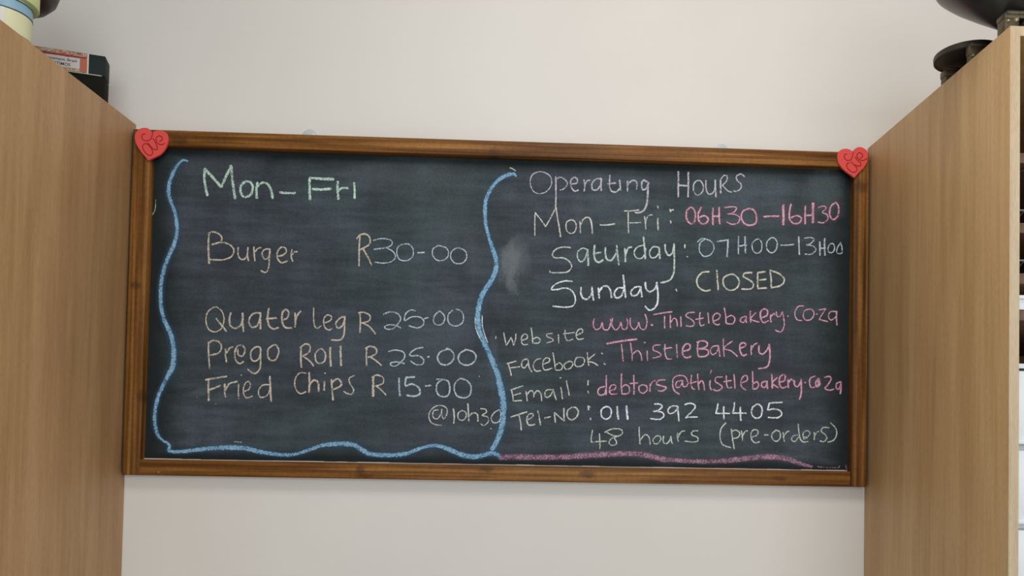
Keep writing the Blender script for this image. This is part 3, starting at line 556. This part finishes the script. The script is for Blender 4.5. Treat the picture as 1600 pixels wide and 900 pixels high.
heart(1290, 220, 12.86, [(550, 215), (600, 150), (690, 120), (780, 150), (840, 210), (857, 300), (835, 430), (770, 540), (680, 630), (605, 715), (575, 737), (500, 680), (400, 610), (310, 520), (255, 430), (240, 330), (250, 250), (300, 185), (390, 155), (480, 170), (545, 212), (550, 215)],
      '425,275 390,270 375,320 400,375 460,395 520,360 545,290 553,225; 480,440 430,460 430,530 480,590 540,630 600,625 635,570 610,520 550,460; 500,410 560,470 640,505 710,500; 710,500 700,440 640,390 590,320; 700,350 745,310 720,255 670,240 630,280 640,340 700,385 770,390 840,350',
      'red love heart stuck on the upper right corner of the chalkboard frame')

# ------------------------------------------------------------------ suction hooks holding the board
cup = bpy.data.materials.new('clear_vinyl'); cup.use_nodes = True
b = bsdf(cup); b.inputs['Base Color'].default_value = (0.72, 0.77, 0.79, 1); b.inputs['Roughness'].default_value = 0.15
b.inputs['Alpha'].default_value = 0.42
for px, py, lab in ((483.5, 213.5, 'clear suction cup peeking over the frame above the green chalk heading'), (1126.5, 236, 'clear suction cup peeking over the frame nearer the right heart')):
    p = W(px, py, -0.001)
    root = empty('suction_cup', (p.x, 0, p.z), lab, 'suction cup')
    R = Matrix.Translation((p.x, -0.0002, p.z)) @ Matrix.Rotation(math.radians(90), 4, 'X')
    bm = lathe_bm([(0, 0.0055), (0.005, 0.005), (0.011, 0.003), (0.0152, 0.0012), (0.0165, 0.0012), (0.0168, 0.0005), (0.0160, 0.0002), (0.010, 0.0018), (0, 0.0042)], (0, 0, 0), 40)
    bm.transform(R); finish('cup', bm, cup, root, True)
    bm = lathe_bm([(0, 0.010), (0.0035, 0.010), (0.0042, 0.009), (0.0036, 0.005), (0, 0.005)], (0, 0, 0), 20)
    bm.transform(R); finish('stud', bm, cup, root, True)

# ------------------------------------------------------------------ things on the left cabinet
def rotz_mesh(o, piv, ang):
    pass
CB = Vector((XL-0.002, -0.128, CAB_Z)); ANG = math.radians(17)
def cb_pt(u, d, z):      # u leftwards along the front, d back into the box
    return Vector((CB.x-u*math.cos(ANG)-d*math.sin(ANG)*1.0, CB.y-u*math.sin(ANG)+d*math.cos(ANG), CB.z+z))
cb = empty('cigar_box', tuple(cb_pt(0.11, 0.02, 0)), 'black cigar box with a red and cream paper label on top of the left cabinet', 'box')
def cbox(name, u0, u1, d0, d1, z0, z1, m, bev=0.0, parent=cb):
    bm = box_bm(u0, u1, d0, d1, z0, z1, bev)
    for v in bm.verts: v.co = cb_pt(v.co.x, v.co.y, v.co.z)
    return finish(name, bm, m, parent, bev > 0)
blk = mat('black_card', (0.008, 0.008, 0.006), 0.8, spec=0.15); blk2 = mat('green_black_paper', (0.007, 0.016, 0.016), 0.6, spec=0.2)
cbox('box_body', 0, 0.24, 0, 0.040, 0.0, 0.0475, blk, 0.0012)
cbox('lid', -0.0006, 0.2406, -0.0006, 0.0406, 0.0480, 0.0900, blk2, 0.0025)
orn = mat('ornate_label', (0.6, 0.4, 0.28), 0.6)
_a = noise(orn, coords(orn), 190, 3, 0.6, 1.5); _b = noise(orn, coords(orn, (1, 1, 1), (3, 3, 3)), 70, 3, 0.5, 2)
L(orn, mix(orn, ramp(orn, _b, [(0.47, (0, 0, 0)), (0.53, (1, 1, 1))]), ramp(orn, _a, [(0.42, (0.11, 0.08, 0.04)), (0.5, (0.46, 0.36, 0.22)), (0.6, (0.55, 0.52, 0.42))]),
           ramp(orn, _a, [(0.42, (0.36, 0.12, 0.06)), (0.55, (0.58, 0.38, 0.24))])), bsdf(orn).inputs['Base Color'])
lab_c = mat('label_cream', (0.62, 0.60, 0.52), 0.6); lab_r = mat('label_red', (0.34, 0.02, 0.05), 0.5)
lab_o = mat('label_orange_red', (0.46, 0.13, 0.07), 0.6); lab_w = mat('label_white', (0.60, 0.57, 0.56), 0.6)
tag(cbox('label', 0.031, 0.22, -0.0009, -0.0005, 0.0500, 0.0885, orn), 'ornate red, tan and cream paper label')
cbox('label_border', 0.0285, 0.0312, -0.0011, -0.0005, 0.0490, 0.0890, lab_c)
cbox('label_border', 0.005, 0.22, -0.0011, -0.0005, 0.0477, 0.0490, lab_c)
tag(cbox('label_stripe', 0.0325, 0.22, -0.0012, -0.0008, 0.0775, 0.0812, lab_r), 'dark red stripe')
tag(cbox('label_panel', 0.0315, 0.044, -0.0011, -0.0007, 0.0510, 0.0770, lab_o), 'orange red ornament panel')
tag(cbox('label_plaque', 0.044, 0.18, -0.0014, -0.0010, 0.0555, 0.0765, lab_w), 'white plaque')
ink = mat('black_ink', (0.03, 0.03, 0.03), 0.6)
def text_mesh(txt, size):
    cu = bpy.data.curves.new('t', 'FONT'); cu.body = txt; cu.size = size; cu.align_x = 'RIGHT'; cu.extrude = 0.0001; cu.offset = size*0.012
    o = bpy.data.objects.new('t', cu); COL.objects.link(o)
    bpy.context.view_layer.update(); me = bpy.data.meshes.new_from_object(o.evaluated_get(bpy.context.evaluated_depsgraph_get()))
    bpy.data.objects.remove(o); return me
for txt, size, u, z in (('nnemann, Brasil', 0.0077, 0.049, 0.0680), ('LEGITIMOS', 0.0083, 0.0600, 0.0585)):
    me = text_mesh(txt, size)
    for v in me.vertices:
        q = v.co.copy(); v.co = cb_pt(u-q.x, -0.00145-q.z, z+q.y)
    o = link('label_print', me, ink, cb)

# food tin and pedestal bowl near the front of the left cabinet
TY = -0.375
te = W(39.5, 45, TY); TR = 0.044
TC = Vector((te.x-TR*1.0+0.004, TY, CAB_Z))
tin = empty('food_tin', tuple(TC), 'cream food tin with blue band and barcode on top of the left cabinet', 'tin')
zb = W(20, 8, TY-TR*0.9).z - CAB_Z     # lower edge of the blue band
tin_c = mat('tin_cream_paper', (0.66, 0.66, 0.42), 0.45); tin_b = mat('tin_blue_band', (0.24, 0.42, 0.54), 0.45); tin_g = mat('lid_pale_green', (0.60, 0.64, 0.30), 0.4)
dark = mat('dark_line', (0.02, 0.02, 0.035), 0.5); bark = mat('barcode_grey', (0.18, 0.18, 0.20), 0.6); wht = mat('barcode_white', (0.72, 0.70, 0.66), 0.6)
z0b = 0.0385; z1b = 0.0560
finish('tin_body', lathe_bm([(0, 0.0), (TR-0.001, 0.0), (TR, 0.001), (TR, 0.064), (0, 0.064)], TC, 64), tin_c, tin, True)
tag(finish('blue_band', lathe_bm([(TR, z0b), (TR+0.0004, z0b), (TR+0.0004, z1b), (TR, z1b)], TC, 64), tin_b, tin, True), 'pale blue band')
for z in (z0b, z1b): finish('band_line', lathe_bm([(TR, z-0.0009), (TR+0.0006, z-0.0009), (TR+0.0006, z+0.0009), (TR, z+0.0009)], TC, 64), dark, tin, True)
tag(finish('lid', lathe_bm([(0, 0.0595), (TR+0.0085, 0.0595), (TR+0.0095, 0.061), (TR+0.0095, 0.092), (TR+0.008, 0.094), (0, 0.094)], TC, 64), tin_g, tin, True), 'pale green wide lid')
def arc_patch(name, a0, a1, z0, z1, rr, m, parent):
    bm = bmesh.new(); n = max(2, int(abs(a1-a0)/4)); prev = None
    for i in range(n+1):
        a = math.radians(a0+(a1-a0)*i/n); c = (TC.x+rr*math.cos(a), TC.y+rr*math.sin(a))
        cur = (bm.verts.new((c[0], c[1], TC.z+z0)), bm.verts.new((c[0], c[1], TC.z+z1)))
        if prev: bm.faces.new((prev[0], cur[0], cur[1], prev[1]))
        prev = cur
    return finish(name, bm, m, parent, True)
bl = arc_patch('barcode', -125, -52, 0.008, 0.0375, TR+0.0003, wht, tin); bl['label'] = 'white barcode patch with grey bars'
a = -122
bars = bmesh.new()
while a < -58:
    wv = random.choice((1.6, 2.6, 3.6))
    n = 2; prev = None
    for i in range(3):
        t = math.radians(a+wv*i/2); c = (TC.x+(TR+0.0005)*math.cos(t), TC.y+(TR+0.0005)*math.sin(t))
        cur = (bars.verts.new((c[0], c[1], TC.z+0.014)), bars.verts.new((c[0], c[1], TC.z+0.0375)))
        if prev: bars.faces.new((prev[0], cur[0], cur[1], prev[1]))
        prev = cur
    a += wv+random.choice((1.8, 3.0, 4.2))
me = bpy.data.meshes.new('bars'); bars.to_mesh(me); bars.free(); link('barcode_bars', me, bark, bl)
# bowl
BYY = -0.268
bp = W(33, 40, BYY)
BC = Vector((bp.x-0.012, BYY, CAB_Z))
bowl = empty('pedestal_bowl', tuple(BC), 'dark brown pedestal bowl behind the cream tin on the left cabinet', 'bowl')
bz = W(55, 16, BYY).z - CAB_Z
wood_d = mat('dark_walnut', (0.020, 0.009, 0.006), 0.4)
L(wood_d, ramp(wood_d, noise(wood_d, coords(wood_d, (3, 3, 30)), 4, 4), [(0.3, (0.013, 0.006, 0.005)), (0.7, (0.032, 0.015, 0.010))]), bsdf(wood_d).inputs['Base Color'])
finish('bowl', lathe_bm([(0, bz-0.012), (0.018, bz-0.010), (0.030, bz-0.001), (0.050, bz+0.010), (0.064, bz+0.026), (0.070, bz+0.045), (0.069, bz+0.064), (0.066, bz+0.064), (0.062, bz+0.040), (0.040, bz+0.018), (0, bz+0.010)], BC, 64), wood_d, bowl, True)
finish('foot', lathe_bm([(0, 0), (0.030, 0), (0.032, 0.004), (0.022, 0.010), (0.011, 0.022), (0.010, bz-0.018), (0.018, bz-0.009), (0, bz-0.009)], BC, 40), wood_d, bowl, True)

# ------------------------------------------------------------------ balance scale on the right cabinet
iron = mat('painted_cast_iron', (0.10, 0.078, 0.038), 0.45, 0.5)
L(iron, ramp(iron, noise(iron, coords(iron), 45, 5), [(0.32, (0.045, 0.032, 0.018)), (0.5, (0.105, 0.078, 0.040)), (0.7, (0.17, 0.13, 0.06))]), bsdf(iron).inputs['Base Color'])
enam = mat('black_enamel', (0.020, 0.020, 0.022), 0.30)
L(enam, ramp(enam, noise(enam, coords(enam), 14, 4), [(0.35, (0.014, 0.014, 0.016)), (0.7, (0.050, 0.046, 0.040))]), bsdf(enam).inputs['Base Color'])
brass = mat('rivet_brass', (0.55, 0.47, 0.32), 0.25, 0.8)
tone = mat('dull_tin', (0.060, 0.052, 0.040), 0.5, 0.5)
SX = XR+0.001
scale = empty('balance_scale', (XR+0.06, -0.43, CAB_Z), 'old balance scale with black pan and flat plate on top of the right cabinet', 'scale')
box('scale_base', (XR+0.032, XR+0.115, -0.533, -0.315, CAB_Z+0.004, CAB_Z+0.020), iron, scale, 0.004)
for yy in (-0.50, -0.33):
    for xx in (XR+0.045, XR+0.10):
        finish('foot', lathe_bm([(0, 0), (0.007, 0), (0.008, 0.003), (0.006, 0.005), (0, 0.005)], (xx, yy, CAB_Z), 16), iron, scale, True)
def rivet(x, y, z, parent, r=0.0036):
    bm = lathe_bm([(0, 0.004), (r*0.6, 0.0034), (r*0.92, 0.0015), (r, 0), (0, 0)], (0, 0, 0), 14)
    bm.transform(Matrix.Translation((x, y, z)) @ Matrix.Rotation(math.radians(90), 4, 'X'))
    finish('rivet', bm, brass, parent, True)
def post(name, y, x0, x1, h, dpt, hole):
    """cast post: two uprights and a lintel round a dark opening, with a stepped head"""
    o = bmesh.new(); w = x1-x0
    box_bm(x0, x0+hole[0], y-dpt/2, y+dpt/2, CAB_Z+0.0005, CAB_Z+h-0.006, 0.0015, bm=o)
    box_bm(x1-0.014, x1, y-dpt/2, y+dpt/2, CAB_Z+0.0005, CAB_Z+h-0.006, 0.0015, bm=o)
    box_bm(x0-0.001, x1+0.001, y-dpt/2-0.001, y+dpt/2+0.001, CAB_Z+h-hole[1], CAB_Z+h-0.003, 0.0018, bm=o)
    box_bm(x0+0.002, x1-0.002, y-dpt/2-0.0025, y+dpt/2+0.0025, CAB_Z+h-0.006, CAB_Z+h, 0.0018, bm=o)
    box_bm(x0+0.001, x1-0.001, y-dpt/2-0.001, y+dpt/2+0.001, CAB_Z+0.0005, CAB_Z+0.008, 0.0018, bm=o)
    return finish(name, o, iron, scale, True)
HZ = W(1500, 90, -0.36).z                       # height of the flat plate
q = post('rear_post', -0.330, SX+0.001, SX+0.085, HZ-CAB_Z-0.008, 0.018, (0.020, 0.016))
q = post('middle_post', -0.415, SX+0.001, SX+0.060, HZ-CAB_Z-0.004, 0.012, (0.016, 0.020)); rivet(SX+0.006, -0.4222, CAB_Z+0.010, q, 0.0028)
q = post('front_post', -0.512, SX+0.001, SX+0.095, 0.034, 0.022, (0.024, 0.012))
rivet(SX+0.0055, -0.5232, CAB_Z+0.017, q, 0.0028); rivet(SX+0.019, -0.5232, CAB_Z+0.019, q, 0.0045)
finish('beam', box_bm(XR+0.050, XR+0.068, -0.525, -0.325, CAB_Z+0.021, CAB_Z+0.031, 0.002), iron, scale, True)
pc = W(1511, 92, -0.36)
PC = (pc.x, -0.36, HZ)
tag(finish('weight_plate', lathe_bm([(0, 0.0), (0.040, 0.0), (0.049, 0.001), (0.0535, 0.006), (0.055, 0.006), (0.0555, 0.0045), (0.055, -0.003), (0.0535, -0.0045), (0.050, -0.002), (0.044, -0.003), (0, -0.0035)], PC, 72), tone, scale, True), 'flat dark metal plate with a rim')
fz = CAB_Z+0.0342
PN = (W(1602, 30, -0.49).x, -0.49, fz)
tag(finish('weighing_pan', lathe_bm([(0, 0), (0.036, 0.0), (0.044, 0.005), (0.085, 0.036), (0.115, 0.060), (0.130, 0.074), (0.136, 0.080), (0.138, 0.086), (0.134, 0.088), (0.128, 0.080), (0.083, 0.042), (0.042, 0.010), (0, 0.004)], PN, 96), enam, scale, True), 'large shallow black enamel pan')

# ------------------------------------------------------------------ things seen past the right cabinet's edge
chrome = mat('chromed_wire', (0.55, 0.55, 0.56), 0.2, 0.9)
dwire = mat('dark_wire', (0.06, 0.055, 0.05), 0.4, 0.7)
white_p = mat('white_plastic', (0.80, 0.82, 0.83), 0.4)
shx = XR+PT
def rack(z, label, n=9):
    t = empty('wire_basket', (shx+0.28, -0.30, z), label, 'basket', 'chromed wire baskets in the right cabinet')
    x0, x1, y0, y1, h = shx+0.012, shx+0.54, -0.505, -0.06, 0.024
    c = 0.0016
    for zz, nm in ((z+0.0016, 'base_rim'), (z+h, 'top_rim')):
        finish(nm, tube_bm([(x0, y0, zz), (x1, y0, zz), (x1, y1, zz), (x0, y1, zz), (x0, y0+0.001, zz)], 0.0018, 8), chrome, t, True)
    k = 0
    xx = x0
    while xx < x1-0.02:
        finish('front_wire', tube_bm([(xx, y0, z+0.002), (xx+0.016, y0, z+h-0.002), (xx+0.032, y0, z+0.002)], 0.0014, 6), dwire, t, True); xx += 0.032
    for i in range(14):
        xx = x0+(x1-x0)*(i+0.5)/14
        finish('floor_wire', tube_bm([(xx, y0, z+0.0036), (xx, y1, z+0.0036)], 0.0013, 6), chrome, t, True)
    return t
rack(zat(354, -0.5)+0.0005, 'upper shallow chromed wire basket, just below the wire hook in the right cabinet')
rack(zat(432, -0.5)+0.0005, 'shallow chromed wire basket on the shelf just above the white crate, right cabinet')
ht = tube_bm([(shx+0.008, -0.50, S1-0.012), (shx+0.03, -0.50, S1-0.004), (shx+0.06, -0.50, S1-0.016), (shx+0.10, -0.50, S1-0.010)], 0.0022, 8)
tag(finish('wire_hook', ht, dwire, None, True), 'dark wire hook hanging under the upper shelf of the right cabinet', 'hook')
# white tray and drawer unit
zt1, zt0 = zat(463, -0.52), zat(485, -0.52)
tr = empty('white_crate', (shx+0.28, -0.27, zt0), 'white plastic crate above the white drawer unit in the right cabinet', 'crate')
box('crate_body', (shx+0.001, shx+0.56, -0.522, -0.05, zt0+0.0008, zt1), white_p, tr, 0.001)
box('crate_rim', (shx+0.0008, shx+0.562, -0.526, -0.046, zt1-0.005, zt1+0.001), white_p, tr, 0.001)
zd1 = zat(566, -0.52)
du = empty('drawer_unit', (shx+0.28, -0.27, 0.616), 'white plastic drawer unit in the lower part of the right cabinet', 'drawer unit')
box('casing', (shx+0.001, shx+0.57, -0.500, -0.04, 0.6168, zd1), white_p, du, 0.001)
gap_m = mat('gap_shade_black', (0.01, 0.01, 0.01), 0.6)  # flat black put in for the shade of an open gap
z = zd1-0.0030; k = 0
dz = zat(570, -0.52)-zat(696, -0.52)
tag(box('shadow_gap_strip', (shx+0.001, shx+0.57, -0.503, -0.499, zd1-0.013, zd1-0.008), gap_m, du, 0), 'black strip coloured as the shaded gap under the top')
z = zd1-0.014
while z-dz*0.85 > 0.62:
    d = box('drawer', (shx+0.0012, shx+0.568, -0.524, -0.500, z-dz+0.012, z), white_p, du, 0.002)
    box('drawer_lip', (shx+0.0012, shx+0.568, -0.529, -0.523, z-dz+0.012, z-dz+0.020), white_p, d, 0.001)
    z -= dz*0.98
